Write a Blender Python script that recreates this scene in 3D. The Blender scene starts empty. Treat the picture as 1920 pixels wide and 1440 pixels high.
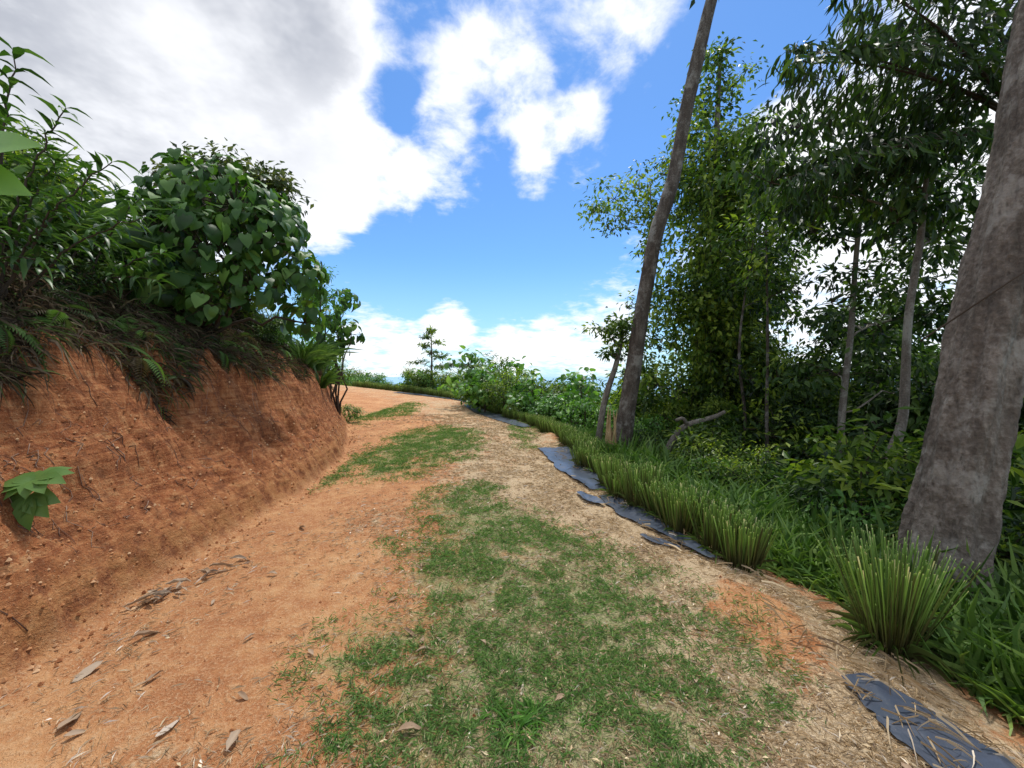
import bpy, math, random
import numpy as np
rng=np.random.default_rng(11); random.seed(5)
S=bpy.context.scene
PI=math.pi
# ------------------------------------------------------------ numpy noise
_perm=np.random.default_rng(3).random(65536)
def _h(ix,iy,s):
    return _perm[(ix*374761+iy*668265+s*9176+((ix*iy)&1023)*31)&65535]
def vn(x,y,s=0):
    x=np.asarray(x,float); y=np.asarray(y,float)
    ix=np.floor(x).astype(np.int64); iy=np.floor(y).astype(np.int64)
    fx=x-ix; fy=y-iy
    fx=fx*fx*(3-2*fx); fy=fy*fy*(3-2*fy)
    a=_h(ix,iy,s);b=_h(ix+1,iy,s);c=_h(ix,iy+1,s);d=_h(ix+1,iy+1,s)
    return (a*(1-fx)+b*fx)*(1-fy)+(c*(1-fx)+d*fx)*fy
def fbm(x,y,s=0,o=4):
    r=0;a=.5;t=0
    for i in range(o):
        r=r+a*vn(x*2**i,y*2**i,s+i); t+=a; a*=.5
    return r/t
def sm(a,b,x):
    t=np.clip((x-a)/(b-a),0,1); return t*t*(3-2*t)
# ------------------------------------------------------------ terrain
YL=[-30,0,2.0,2.8,5.2,7.5,9.6,14,20,30,40,60,120]
XLv=[-2.6,-2.5,-2.62,-2.78,-2.9,-3.3,-4.1,-6.0,-9.8,-18,-27,-48,-110]
YR=[-30,0,1.5,2.9,3.5,5.5,8.2,10.5,12.8,16,23,30,40,60,120]
XRv=[2.0,1.95,1.98,1.92,1.65,1.22,1.12,.92,.35,-.75,-3.0,-8,-18,-40,-100]
def XL(y): return np.interp(y,YL,XLv)
def XR(y): return np.interp(y,YR,XRv)
def height(x,y):
    x=np.asarray(x,float); y=np.asarray(y,float)
    road=np.interp(y,[-30,18,30,42,60],[0,0,.3,.75,1.0])
    t=XL(y)-x; s=x-XR(y)
    steep=np.interp(y,[-10,5,9,14],[1,1,.66,.6])
    gro=fbm(y*7,x*1.2,21,3)-.5
    tt=t/steep+ .14*gro*sm(0,.1,t) + .48*(fbm(y*.9,x*.9,5,3)-.5)*sm(.15,.8,t)+.13*(fbm(y*3.2,x*3.2,6,3)-.5)*sm(.2,.8,t)
    bank=np.interp(tt,[0,.05,.17,.4,.62,.68,.95,1.05,1.4,3,6,14,40,120],[0,.04,.26,.50,.72,.90,1.18,1.42,1.95,3.1,4.4,6,6,-10])
    bank=bank*np.interp(y,[5,8,11,15],[1,.93,.84,.8])
    bank=bank+ sm(.3,1,tt)*.25*(fbm(x*1.8,y*1.8,8,4)-.5)+sm(.15,.5,tt)*.19*(fbm(x*8,y*8,9,4)-.5)
    drop=np.interp(s,[0,.4,1,2,4,8,20,60,200,400],[0,-.05,-.2,-.5,-1.3,-3.6,-9,-28,-70,-90])
    drop=drop+sm(.4,3,s)*.5*(fbm(x*.6,y*.6,14,3)-.5)
    flat=.035*(fbm(x*.9,y*.9,2,3)-.5)+.022*(fbm(x*5,y*5,3,3)-.5)+.006*(vn(x*28,y*28,4)-.5)
    mid=(XL(y)+XR(y))/2
    flat=flat+.03*np.cos(np.clip((x-mid)/1.6,-1.5,1.5)*2)*sm(30,5,y)
    pile=.10*np.exp(-(((x-1.72)/.22)**2+((y-2.55)/.45)**2))+.16*np.exp(-(((x-1.0)/.28)**2+((y-9.8)/.5)**2))
    z=road+flat+pile+np.where(t>0,bank,0)+np.where(s>0,drop,0)
    z=z-np.clip(y-48,0,1e9)*.45
    return np.maximum(z,-84)
# ------------------------------------------------------------ mesh building
class MB:
    def __init__(s): s.V=[];s.Fc=[];s.T=[];s.M=[];s.n=0
    def add(s,V,faces,tint=0.5,mat=0):
        V=np.asarray(V,float).reshape(-1,3)
        s.V.append(V)
        t=np.full(len(V),tint,float) if np.isscalar(tint) else np.asarray(tint,float)
        s.T.append(t)
        for f in faces:
            f=np.asarray(f,dtype=np.int64)
            if len(f): s.Fc.append(f+s.n); s.M.append(mat)
        s.n+=len(V)
    def mesh(s,name,mats,smooth=True,org=(0,0,0)):
        me=bpy.data.meshes.new(name)
        V=np.concatenate(s.V)-np.asarray(org,float)
        me.vertices.add(len(V)); me.vertices.foreach_set('co',V.astype(np.float32).ravel())
        lo=np.concatenate([f.ravel() for f in s.Fc])
        sz=np.concatenate([np.full(len(f),f.shape[1]) for f in s.Fc])
        mi=np.concatenate([np.full(len(f),m) for f,m in zip(s.Fc,s.M)])
        st=np.concatenate([[0],np.cumsum(sz)[:-1]])
        me.loops.add(len(lo)); me.loops.foreach_set('vertex_index',lo.astype(np.int32))
        me.polygons.add(len(sz)); me.polygons.foreach_set('loop_start',st.astype(np.int32))
        try: me.polygons.foreach_set('loop_total',sz.astype(np.int32))
        except Exception: pass
        me.polygons.foreach_set('material_index',mi.astype(np.int32))
        me.polygons.foreach_set('use_smooth',np.full(len(sz),smooth))
        a=me.attributes.new('tint','FLOAT','POINT'); a.data.foreach_set('value',np.concatenate(s.T).astype(np.float32))
        for m in mats: me.materials.append(m)
        me.update(calc_edges=True)
        return me
def obj(name,data,loc=(0,0,0),parent=None,**kw):
    o=bpy.data.objects.new(name,data); o.location=loc
    S.collection.objects.link(o)
    if parent is not None: o.parent=parent
    for k,v in kw.items(): o[k]=v
    return o
def nrm(a): 
    return a/np.maximum(np.linalg.norm(a,axis=-1,keepdims=True),1e-9)
def templ(kind):
    if kind=='dia':
        V=np.array([[0,0,0],[.42,.5,.06],[1,0,-.12],[.42,-.5,.06]]); return V,[np.array([[0,1,2],[0,2,3]])]
    if kind=='lance': rows=[(0,0,0.03,0),(.2,.2,.36,.02),(.45,.45,.5,.0),(.75,.75,.3,-.1),(1,1,.0,-.24)]
    if kind=='heart': rows=[(0,-.16,.22,-.03),(.12,.02,.46,0),(.35,.32,.5,.02),(.65,.64,.34,-.06),(1,1,.0,-.22)]
    if kind=='blade': rows=[(0,0,.5,0),(.35,.35,.5,0),(.7,.7,.35,-.06),(1,1,0,-.2)]
    V=[];F=[]
    for a,b,w,z in rows:
        V+= [[b,w,z+.10*w*1.2],[a,0,z],[b,-w,z+.10*w*1.2]]
    for i in range(len(rows)-1):
        k=i*3; F+=[[k,k+1,k+4,k+3],[k+1,k+2,k+5,k+4]]
    return np.array(V,float),[np.array(F)]
TP={k:templ(k) for k in ('dia','lance','heart','blade')}
def leaves(mb,P,D,N,L,W,kind='dia',tint=.5,mat=0,bend=0.0):
    P=np.asarray(P,float); n=len(P)
    if n==0: return
    V,F=TP[kind]; D=nrm(np.asarray(D,float)); Sd=nrm(np.cross(D,N)); U=np.cross(Sd,D)
    L=np.broadcast_to(L,(n,)); W=np.broadcast_to(W,(n,))
    k=len(V)
    x=V[None,:,0]*L[:,None]; y=V[None,:,1]*W[:,None]; z=V[None,:,2]*L[:,None]
    bz=-bend*(V[None,:,0]**2)*L[:,None] if np.isscalar(bend) else -bend[:,None]*(V[None,:,0]**2)*L[:,None]
    A=P[:,None]+x[...,None]*D[:,None]+y[...,None]*Sd[:,None]+z[...,None]*U[:,None]
    A[...,2]+=bz
    t=np.repeat(np.broadcast_to(tint,(n,)),k)
    off=(np.arange(n)*k)[:,None,None]
    mb.add(A.reshape(-1,3),[(f[None]+off).reshape(-1,f.shape[1]) for f in F],t,mat)
def tube(mb,pts,r,sides=8,tint=.5,mat=0,rough=0.0,seed=0,lobes=0.0):
    pts=np.asarray(pts,float); n=len(pts); r=np.broadcast_to(r,(n,))
    T=nrm(np.gradient(pts,axis=0))
    ref=np.array([0,1,0.]) if abs(T[0][1])<.8 else np.array([1.,0,0])
    A=nrm(np.cross(T,ref)); B=np.cross(T,A)
    th=np.linspace(0,2*PI,sides,endpoint=False)
    rr=np.repeat(r[:,None],sides,1)
    if rough or lobes:
        cum=np.concatenate([[0],np.cumsum(np.linalg.norm(np.diff(pts,axis=0),axis=1))])
        cx=np.cos(th)[None]*3+10; cy=np.sin(th)[None]*3+10
        m=fbm(cx+cum[:,None]*.35,cy+cum[:,None]*1.1,seed,4)-.5
        m2=fbm(cx*4,cy*4+cum[:,None]*9,seed+5,3)-.5
        rr=rr*(1+rough*m*2+rough*.6*m2)
        rr=rr*(1+lobes*np.sin(3*th+cum[:,None]*.5+seed)+lobes*.7*np.sin(7*th+1.3*np.sin(cum[:,None]*.8)))
    V=pts[:,None]+rr[...,None]*(np.cos(th)[None,:,None]*A[:,None]+np.sin(th)[None,:,None]*B[:,None])
    i=np.arange(n-1)[:,None]*sides; j=np.arange(sides)[None]; j2=(j+1)%sides
    F=np.stack([i+j,i+j2,i+sides+j2,i+sides+j],-1).reshape(-1,4)
    mb.add(V.reshape(-1,3),[F,np.array([list(range(sides-1,-1,-1))]),np.array([[ (n-1)*sides+q for q in range(sides)]])],tint,mat)
def curve(a,b,n=6,sag=0.0,wob=.05,g=rng):
    a=np.asarray(a,float);b=np.asarray(b,float); t=np.linspace(0,1,n)[:,None]
    L=np.linalg.norm(b-a)
    p=a+(b-a)*t
    p[:,2]+=sag*L*np.sin(t[:,0]*PI)
    w=g.normal(0,wob*L/3,(n,3)); w[0]=0; w[-1]=0
    return p+w
def spl(pts,n):
    pts=np.asarray(pts,float); k=len(pts); t=np.linspace(0,k-1,n)
    P=np.vstack([2*pts[0]-pts[1],pts,2*pts[-1]-pts[-2]])
    i=np.clip(t.astype(int),0,k-2); f=(t-i)[:,None]
    a,b,c,d=P[i],P[i+1],P[i+2],P[i+3]
    return .5*((2*b)+(-a+c)*f+(2*a-5*b+4*c-d)*f**2+(-a+3*b-3*c+d)*f**3)
# ------------------------------------------------------------ materials
class NT:
    def __init__(s,tree): s.t=tree; s.n=tree.nodes; s.l=tree.links
    def node(s,ty,ins=None,**kw):
        n=s.n.new(ty)
        for k,v in kw.items(): setattr(n,k,v)
        if ins:
            for k,v in ins.items():
                if isinstance(v,bpy.types.NodeSocket): s.l.new(v,n.inputs[k])
                else: n.inputs[k].default_value=v
        return n
    def m(s,op,a,b=0.0,c=None,clamp=False):
        n=s.n.new('ShaderNodeMath'); n.operation=op; n.use_clamp=clamp
        for i,v in enumerate([a,b]+([c] if c is not None else [])):
            if isinstance(v,bpy.types.NodeSocket): s.l.new(v,n.inputs[i])
            else: n.inputs[i].default_value=v
        return n.outputs[0]
    def vm(s,op,a,b):
        n=s.n.new('ShaderNodeVectorMath'); n.operation=op
        for i,v in enumerate([a,b]):
            if isinstance(v,bpy.types.NodeSocket): s.l.new(v,n.inputs[i])
            else: n.inputs[i].default_value=v
        return n
    def mr(s,v,a,b,c=0.0,d=1.0,smooth=True):
        n=s.n.new('ShaderNodeMapRange'); n.interpolation_type='SMOOTHSTEP' if smooth else 'LINEAR'
        s.l.new(v,n.inputs[0])
        for i,x in zip((1,2,3,4),(a,b,c,d)): n.inputs[i].default_value=x
        return n.outputs[0]
    def mix(s,f,a,b,bt='MIX'):
        n=s.n.new('ShaderNodeMix'); n.data_type='RGBA'; n.blend_type=bt
        for i,v in ((0,f),(6,a),(7,b)):
            if isinstance(v,bpy.types.NodeSocket): s.l.new(v,n.inputs[i])
            elif i==0: n.inputs[0].default_value=v
            else: n.inputs[i].default_value=(*v,1) if len(v)==3 else v
        return n.outputs[2]
    def noise(s,vec,sc,det=4,rough=.55,dist=0.0):
        n=s.n.new('ShaderNodeTexNoise'); s.l.new(vec,n.inputs['Vector'])
        n.inputs['Scale'].default_value=sc;n.inputs['Detail'].default_value=det;n.inputs['Roughness'].default_value=rough;n.inputs['Distortion'].default_value=dist
        return n.outputs[0]
    def ramp(s,f,stops):
        n=s.n.new('ShaderNodeValToRGB'); s.l.new(f,n.inputs[0]); e=n.color_ramp.elements
        while len(e)<len(stops): e.new(.5)
        for q,(p,c) in zip(e,stops): q.position=p; q.color=(*c,1)
        return n.outputs[0]
def newmat(name):
    m=bpy.data.materials.new(name); m.use_nodes=True; t=NT(m.node_tree)
    for n in list(t.n): t.n.remove(n)
    out=t.n.new('ShaderNodeOutputMaterial'); return m,t,out
def leafmat(name,stops,trans=.3,rough=.45,spec=.4,tcol=(1.4,1.5,.6),gain=1.0):
    m,t,out=newmat(name)
    a=t.node('ShaderNodeAttribute',attribute_name='tint')
    c=t.ramp(a.outputs['Fac'],[(p,tuple(min(1,v*gain) for v in col)) for p,col in stops])
    p=t.node('ShaderNodeBsdfPrincipled',{'Base Color':c,'Roughness':rough,'Specular IOR Level':spec})
    if trans<=0:
        t.l.new(p.outputs[0],out.inputs[0]); return m
    tc=t.mix(1.0,c,tcol,'MULTIPLY')
    tr=t.node('ShaderNodeBsdfTranslucent',{'Color':tc})
    mx=t.node('ShaderNodeMixShader',{0:trans,1:p.outputs[0],2:tr.outputs[0]})
    t.l.new(mx.outputs[0],out.inputs[0]); return m
def barkmat(name,dark,mid,light,scale=6,bump=.6,lich=None):
    m,t,out=newmat(name)
    tc=t.node('ShaderNodeTexCoord').outputs['Object']
    st=t.vm('MULTIPLY',tc,(1,1,.35)).outputs[0]
    n1=t.noise(st,scale,5,.65,.4); n2=t.noise(tc,scale*7,4,.7); 
    v=t.node('ShaderNodeTexVoronoi',{'Vector':st,'Scale':scale*7.0})
    f=t.m('ADD',t.m('MULTIPLY',n1,.6),t.m('MULTIPLY',n2,.4))
    c=t.ramp(f,[(.3,dark),(.5,mid),(.68,light)])
    n3=t.noise(tc,2.2,5,.7)
    if lich: c=t.mix(t.mr(n3,.50,.62,0,.8),c,lich)
    c=t.mix(t.mr(v.outputs[0],.0,.35,.55,0),c,dark)
    h=t.m('ADD',t.m('MULTIPLY',f,1.0),t.m('MULTIPLY',v.outputs[0],.5))
    b=t.node('ShaderNodeBump',{'Height':h,'Strength':bump,'Distance':.035})
    p=t.node('ShaderNodeBsdfPrincipled',{'Base Color':c,'Roughness':.9,'Specular IOR Level':.15,'Normal':b.outputs[0]})
    t.l.new(p.outputs[0],out.inputs[0]); return m
G_heart=leafmat('heart_leaf_green',[(0,(.014,.042,.009)),(.5,(.045,.115,.020)),(1,(.13,.24,.05))],.28,.48,.32,gain=1.1)
G_lance=leafmat('lance_leaf_green',[(0,(.015,.04,.012)),(.5,(.045,.11,.022)),(1,(.11,.20,.05))],.28,.42,.38,gain=1.1)
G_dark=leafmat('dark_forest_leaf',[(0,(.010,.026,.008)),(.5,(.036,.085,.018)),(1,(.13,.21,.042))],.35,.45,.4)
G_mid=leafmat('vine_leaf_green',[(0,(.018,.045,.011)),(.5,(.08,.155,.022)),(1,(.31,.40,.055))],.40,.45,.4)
G_bright=leafmat('fresh_leaf_green',[(0,(.035,.09,.022)),(.5,(.095,.23,.042)),(1,(.22,.40,.095))],.38,.4,.4)
G_brown=leafmat('olive_brown_leaf',[(0,(.022,.038,.014)),(.5,(.06,.095,.03)),(1,(.16,.17,.07))],.3)
G_fern=leafmat('brown_green_fern',[(0,(.05,.035,.022)),(.35,(.10,.08,.045)),(.6,(.05,.09,.03)),(1,(.11,.20,.05))],.3,.6,.2)  # frond's own colour, dark brown through to green by tint
G_brush=leafmat('dry_brown_brush',[(0,(.035,.026,.018)),(.45,(.11,.08,.055)),(.72,(.22,.17,.11)),(.8,(.08,.12,.04)),(1,(.12,.19,.055))],.25,.8,.1,(1.1,1,.8))
G_grass=leafmat('green_grass',[(0,(.05,.10,.025)),(.5,(.12,.23,.05)),(1,(.27,.38,.10))],.35,.5,.3)
G_turf=leafmat('turf_blade',[(0,(.07,.12,.04)),(.45,(.14,.26,.08)),(.78,(.26,.38,.14)),(.92,(.42,.42,.24)),(1,(.52,.46,.30))],.25,.6,.2)
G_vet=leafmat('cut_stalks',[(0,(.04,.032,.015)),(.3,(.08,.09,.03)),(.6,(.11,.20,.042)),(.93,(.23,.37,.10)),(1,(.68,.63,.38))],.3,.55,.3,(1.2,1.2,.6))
G_straw=leafmat('straw_bits',[(0,(.16,.11,.07)),(.4,(.42,.31,.18)),(.8,(.70,.56,.36)),(1,(.78,.70,.58))],0,.8,.1,(1,1,.9))
G_dead=leafmat('dead_leaf',[(0,(.09,.05,.03)),(.4,(.26,.16,.09)),(.75,(.42,.33,.24)),(1,(.62,.57,.52))],.12,.7,.2,(1,1,.9))
B_big=barkmat('big_trunk_bark',(.04,.034,.028),(.145,.122,.100),(.33,.295,.25),4,1.0,(.29,.27,.235))
B_lean=barkmat('leaning_trunk_bark',(.025,.021,.017),(.09,.074,.06),(.22,.20,.17),7,.8,(.26,.25,.22))
B_pale=barkmat('pale_trunk_bark',(.06,.05,.04),(.17,.15,.125),(.36,.34,.30),7,.5,(.30,.30,.26))
B_tw=leafmat('twig_bark',[(0,(.04,.03,.022)),(.5,(.075,.058,.045)),(1,(.15,.12,.10))],0,.9,.1)
B_wood=barkmat('split_wood',(.24,.15,.08),(.46,.32,.16),(.64,.50,.30),9,.8)
B_root=leafmat('root_bark',[(0,(.07,.04,.03)),(.5,(.17,.10,.07)),(1,(.32,.22,.16))],0,.9,.1)
# ground
m,t,out=newmat('soil_and_turf')
geo=t.node('ShaderNodeNewGeometry'); P=geo.outputs['Position']
at=lambda n: t.node('ShaderNodeAttribute',attribute_name=n).outputs['Fac']
big=t.noise(P,1.1,4,.6); med=t.noise(P,7,5,.65); fine=t.noise(P,55,4,.7); gr=t.noise(P,190,2,.7)
clay=t.ramp(t.m('ADD',t.m('MULTIPLY',big,.5),t.m('MULTIPLY',med,.5)),[(.3,(.26,.095,.038)),(.46,(.42,.175,.07)),(.58,(.54,.275,.12)),(.72,(.64,.40,.21))])
clay=t.mix(t.mr(fine,.45,.72,0,.6),clay,(.66,.44,.25))
clay=t.mix(t.mr(gr,.56,.74,0,.45),clay,(.78,.60,.39))
clay=t.mix(t.mr(gr,.42,.28,0,.5),clay,(.20,.085,.038))
stv=t.vm('MULTIPLY',P,(2.5,2.5,.6)).outputs[0]
stk=t.noise(stv,4.5,6,.72,.6)
lay=t.noise(t.vm('MULTIPLY',P,(.6,.6,8)).outputs[0],3.2,4,.65,.8)
bank=t.ramp(t.m('ADD',t.m('MULTIPLY',stk,.55),t.m('MULTIPLY',lay,.45)),[(.34,(.10,.032,.014)),(.45,(.25,.080,.030)),(.54,(.39,.150,.058)),(.66,(.54,.29,.13))])
bank=t.mix(t.mr(big,.54,.7,0,.35),bank,(.42,.20,.08))
bank=t.mix(t.mr(fine,.5,.74,0,.55),bank,(.52,.29,.145))
bank=t.mix(t.mr(med,.50,.34,0,.6),bank,(.12,.042,.020))
bank=t.mix(t.mr(gr,.57,.72,0,.4),bank,(.62,.42,.25))
bank=t.mix(t.m('MULTIPLY',at('foot'),t.mr(med,.35,.6)),bank,(.44,.24,.09))
c=t.mix(at('bank'),clay,bank)
straw=t.ramp(t.m('ADD',t.m('MULTIPLY',fine,.5),t.m('MULTIPLY',gr,.5)),[(.35,(.22,.14,.08)),(.5,(.50,.37,.22)),(.65,(.75,.61,.43))])
sf=t.mr(t.m('ADD',at('straw'),t.m('MULTIPLY',t.m('SUBTRACT',med,.5),1.3)),.3,.7)
c=t.mix(sf,c,straw)
turf=t.ramp(t.m('ADD',t.m('MULTIPLY',fine,.5),t.m('MULTIPLY',gr,.5)),[(.35,(.08,.11,.04)),(.5,(.19,.23,.09)),(.65,(.48,.42,.24))])
gf=t.mr(t.m('ADD',at('turf'),t.m('MULTIPLY',t.m('SUBTRACT',med,.5),1.6)),.38,.9,0,.7)
c=t.mix(gf,c,turf)
wild=t.ramp(fine,[(.3,(.014,.022,.008)),(.6,(.04,.065,.018)),(.8,(.09,.12,.04))])
brn=t.ramp(fine,[(.3,(.05,.03,.018)),(.6,(.13,.075,.045)),(.8,(.2,.13,.085))])
c=t.mix(t.mr(t.m('ADD',at('brush'),t.m('MULTIPLY',t.m('SUBTRACT',med,.5),.8)),.3,.7),c,brn)
c=t.mix(t.mr(t.m('ADD',at('wild'),t.m('MULTIPLY',t.m('SUBTRACT',med,.5),.8)),.3,.7),c,wild)
hgt=t.m('ADD',t.m('MULTIPLY',med,1.2),t.m('ADD',t.m('MULTIPLY',fine,.5),t.m('MULTIPLY',gr,.2)))
bp=t.node('ShaderNodeBump',{'Height':hgt,'Strength':1.0,'Distance':.045})
p=t.node('ShaderNodeBsdfPrincipled',{'Base Color':c,'Roughness':.93,'Specular IOR Level':.12,'Normal':bp.outputs[0]})
t.l.new(p.outputs[0],out.inputs[0]); M_ground=m
m,t,out=newmat('black_woven_plastic')
geo=t.node('ShaderNodeNewGeometry'); P=geo.outputs['Position']
n1=t.noise(P,5,5,.6); n2=t.noise(P,120,3,.6)
c=t.mix(t.mr(n1,.55,.85,0,.35),(.032,.044,.070),(.13,.12,.11))
c=t.mix(t.mr(n2,.66,.76,0,.5),c,(.36,.28,.20))
bp=t.node('ShaderNodeBump',{'Height':n1,'Strength':.35,'Distance':.03})
p=t.node('ShaderNodeBsdfPrincipled',{'Base Color':c,'Roughness':.36,'Specular IOR Level':.85,'Normal':bp.outputs[0]})
t.l.new(p.outputs[0],out.inputs[0]); M_sheet=m
m,t,out=newmat('sea_water')
p=t.node('ShaderNodeBsdfPrincipled',{'Base Color':(.22,.40,.55,1),'Roughness':.5})
t.l.new(p.outputs[0],out.inputs[0]); M_sea=m
m,t,out=newmat('clod_soil')
geo=t.node('ShaderNodeNewGeometry'); n1=t.noise(geo.outputs['Position'],30,3)
a=t.node('ShaderNodeAttribute',attribute_name='tint')
c=t.ramp(t.m('ADD',t.m('MULTIPLY',n1,.4),t.m('MULTIPLY',a.outputs['Fac'],.6)),[(.2,(.21,.078,.032)),(.5,(.40,.18,.075)),(.85,(.60,.40,.23))])
p=t.node('ShaderNodeBsdfPrincipled',{'Base Color':c,'Roughness':.95,'Specular IOR Level':.1})
t.l.new(p.outputs[0],out.inputs[0]); M_clod=m
# ------------------------------------------------------------ masks on ground
def ell(x,y,cx,cy,rx,ry): return np.clip(1.25-np.sqrt(((x-cx)/rx)**2+((y-cy)/ry)**2),0,1)
def turfmask(x,y):
    c=np.interp(y,[1.2,1.7,2.0,2.6,3.5,4.6,5.4],[-.05,.15,.25,.25,0,-.5,-.6])
    w=np.interp(y,[1.0,1.7,2.0,2.6,3.5,4.6,5.4,5.9],[.6,.95,1.15,1.2,1.0,.65,.5,0])
    a=np.clip(1.4-np.abs(x-c)/np.maximum(w,.01),0,1)*sm(5.9,5.2,y)*(.95-.2*sm(.6,1.4,x))
    a=np.maximum(a,ell(x,y,-2.0,8.9,1.3,2.9)*1.35)
    a=np.maximum(a,.9*ell(x,y,-2.85,6.6,.3,1.3))
    a=np.maximum(a,.6*ell(x,y,-5.5,17,1.4,5))
    a=np.maximum(a,.5*ell(x,y,.3,12,.5,4))
    a=a*sm(-.05,.25,x-XL(y))
    return np.clip(a+1.35*(fbm(x*2.2,y*2.2,31,4)-.51),0,1)*sm(.02,.3,a)
def strawmask(x,y):
    a=np.interp((x-XL(y))/(XR(y)-XL(y)),[0,.2,.4,.58,1,1.15],[.0,.08,.28,.78,1.0,.3])
    a=a+.6*(fbm(x*1.3,y*1.3,41,3)-.5)
    a=a-.9*np.exp(-(((x-1.65)/.28)**2+((y-2.5)/.5)**2))-.6*np.exp(-(((x-1.0)/.3)**2+((y-9.8)/.6)**2))
    a=a*np.interp(y,[0,9,25],[1,.8,.5])
    return np.clip(a,0,1)*(x>XL(y))
def spaced(segs):
    o=[np.array([segs[0][0]],float)]
    for a,b,d in segs:
        n=max(1,int(round((b-a)/d))); o.append(np.linspace(a,b,n+1)[1:])
    return np.concatenate(o)
gx=spaced([(-9000,-1000,2000),(-1000,-200,160),(-200,-60,20),(-60,-26,3),(-26,-9,.5),(-9,-6.2,.12),(-6.2,-4.6,.04),(-4.6,-2.5,.02),(-2.5,3.2,.045),(3.2,7,.15),(7,30,1),(30,200,17),(200,1000,160),(1000,9000,2000)])
gy=spaced([(-200,-30,30),(-30,-3,3),(-3,1,.4),(1,8,.032),(8,16,.07),(16,50,.4),(50,100,5),(100,1000,100),(1000,15000,2000)])
GX,GY=np.meshgrid(gx,gy); Z=height(GX,GY)
nx,ny=len(gx),len(gy)
I=(np.arange(ny-1)[:,None]*nx+np.arange(nx-1)[None]).ravel()
mb=MB(); mb.add(np.stack([GX,GY,Z],-1).reshape(-1,3),[np.stack([I,I+1,I+nx+1,I+nx],-1)])
me=mb.mesh('ground',[M_ground])
x=GX.ravel();y=GY.ravel()
tL=XL(y)-x; sR=x-XR(y)
stp=np.interp(y,[5,9,14],[1,.7,.6])
for nm,val in (('bank',sm(.0,.12,tL)),('foot',sm(.4,.1,tL)*.4),('straw',strawmask(x,y)),('turf',turfmask(x,y)*(sR<.2)),('brush',sm(1.5,2.0,tL/stp)),
   ('wild',np.maximum(sm(.3,1.0,sR)+sm(44,55,y),sm(3.0,5,tL+1.0*(fbm(x,y,77,3)-.5))))):
    a=me.attributes.new(nm,'FLOAT','POINT'); a.data.foreach_set('value',np.asarray(val,np.float32))
obj('ground',me,kind='structure',label='orange clay track beside a cut bank on a hilltop',category='ground')
mb=MB(); mb.add([[-20000,150,-80],[20000,150,-80],[20000,30000,-80],[-20000,30000,-80]],[np.array([[0,1,2,3]])])
obj('sea',mb.mesh('sea',[M_sea]),kind='structure',label='distant pale blue sea below the hills',category='sea')
# ------------------------------------------------------------ ground litter / turf
def samp(n,x0,x1,y0,y1):
    yy=y0*(y1/y0)**rng.random(n); xx=x0+(x1-x0)*rng.random(n); return xx,yy
def rdir(n,zlo=-.1,zhi=.5):
    th=rng.random(n)*2*PI; return np.stack([np.cos(th),np.sin(th),rng.uniform(zlo,zhi,n)],-1)
x,y=samp(680000,-6,2.1,1.2,22)
k=(rng.random(len(x))<turfmask(x,y)*np.interp(x-XR(y),[-.5,.1],[1,.3])*(.15+sm(.34,.58,fbm(x*6,y*6,55,3)))*(.22+.85*sm(.33,.53,fbm(x*19,y*19,56,2))))&(x>XL(y)); x=x[k];y=y[k]; n=len(x)
mb=MB(); P=np.stack([x,y,height(x,y)+.004],-1)
sc=np.interp(y,[1,6,20],[1,1.5,3.0])
leaves(mb,P,rdir(n,.15,1.1),rdir(n,1,3),rng.uniform(.016,.052,n)*sc,rng.uniform(.003,.0064,n)*sc,'dia',np.clip(rng.normal(.47,.23,n),0,1))
obj('turf_grass',mb.mesh('turf_grass',[G_turf],False),kind='stuff',label='short green creeping grass patches on the clay track',category='grass')
print('turf',n)
x,y=samp(250000,-5,2.4,1.2,16)
k=(rng.random(len(x))<strawmask(x,y)*sm(.30,.60,fbm(x*4,y*4,66,3)+.07)*(1-.45*turfmask(x,y)))&(x>XL(y)+.05)&(x<XR(y)+.3); x=x[k];y=y[k];n=len(x)
mb=MB(); P=np.stack([x,y,height(x,y)+rng.uniform(.003,.013,n)],-1); sc=np.interp(y,[1,6,20],[1,1.4,2.5])
leaves(mb,P,rdir(n,-.05,.22),rdir(n,1,3),rng.uniform(.015,.07,n)*sc,rng.uniform(.0012,.0032,n)*sc,'dia',np.clip(rng.normal(.62,.22,n),0,1))
k=rng.random(n)<.025
leaves(mb,P[k]+[0,0,.004],rdir(k.sum(),-.1,.2),rdir(k.sum(),1,3),rng.uniform(.02,.045,k.sum()),rng.uniform(.007,.014,k.sum()),'dia',np.clip(rng.normal(.5,.3,k.sum()),0,1))
obj('straw_mulch',mb.mesh('straw_mulch',[G_straw],False),kind='stuff',label='dry cut straw scattered over the clay track',category='straw')
print('straw',n)
ico=np.array([[1,0,0],[-1,0,0],[0,1,0],[0,-1,0],[0,0,1],[0,0,-1]],float); icf=np.array([[0,2,4],[2,1,4],[1,3,4],[3,0,4],[2,0,5],[1,2,5],[3,1,5],[0,3,5]])
x,y=samp(56000,-5.2,1.9,1.2,14)
k=(rng.random(len(x))<np.where(x<XL(y)+.25,.9,.12)); x=x[k];y=y[k];n=len(x)
onb=x<XL(y)+.2
r=(.002+.012*rng.random(n)**6*np.interp(y,[1,10],[1,2])+.0015*rng.random(n))*np.where(onb,1.1,.7)
V=ico[None]*r[:,None,None]*rng.uniform(.6,1.3,(n,6,1)); P=np.stack([x,y,height(x,y)+r*.3],-1)
mb=MB(); mb.add((V+P[:,None]).reshape(-1,3),[(icf[None]+(np.arange(n)*6)[:,None,None]).reshape(-1,3)],np.repeat(rng.random(n),6))
obj('soil_clods',mb.mesh('soil_clods',[M_clod],False),kind='stuff',label='crumbs and pebbles of orange clay on track and bank',category='soil')
mb=MB()
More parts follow.
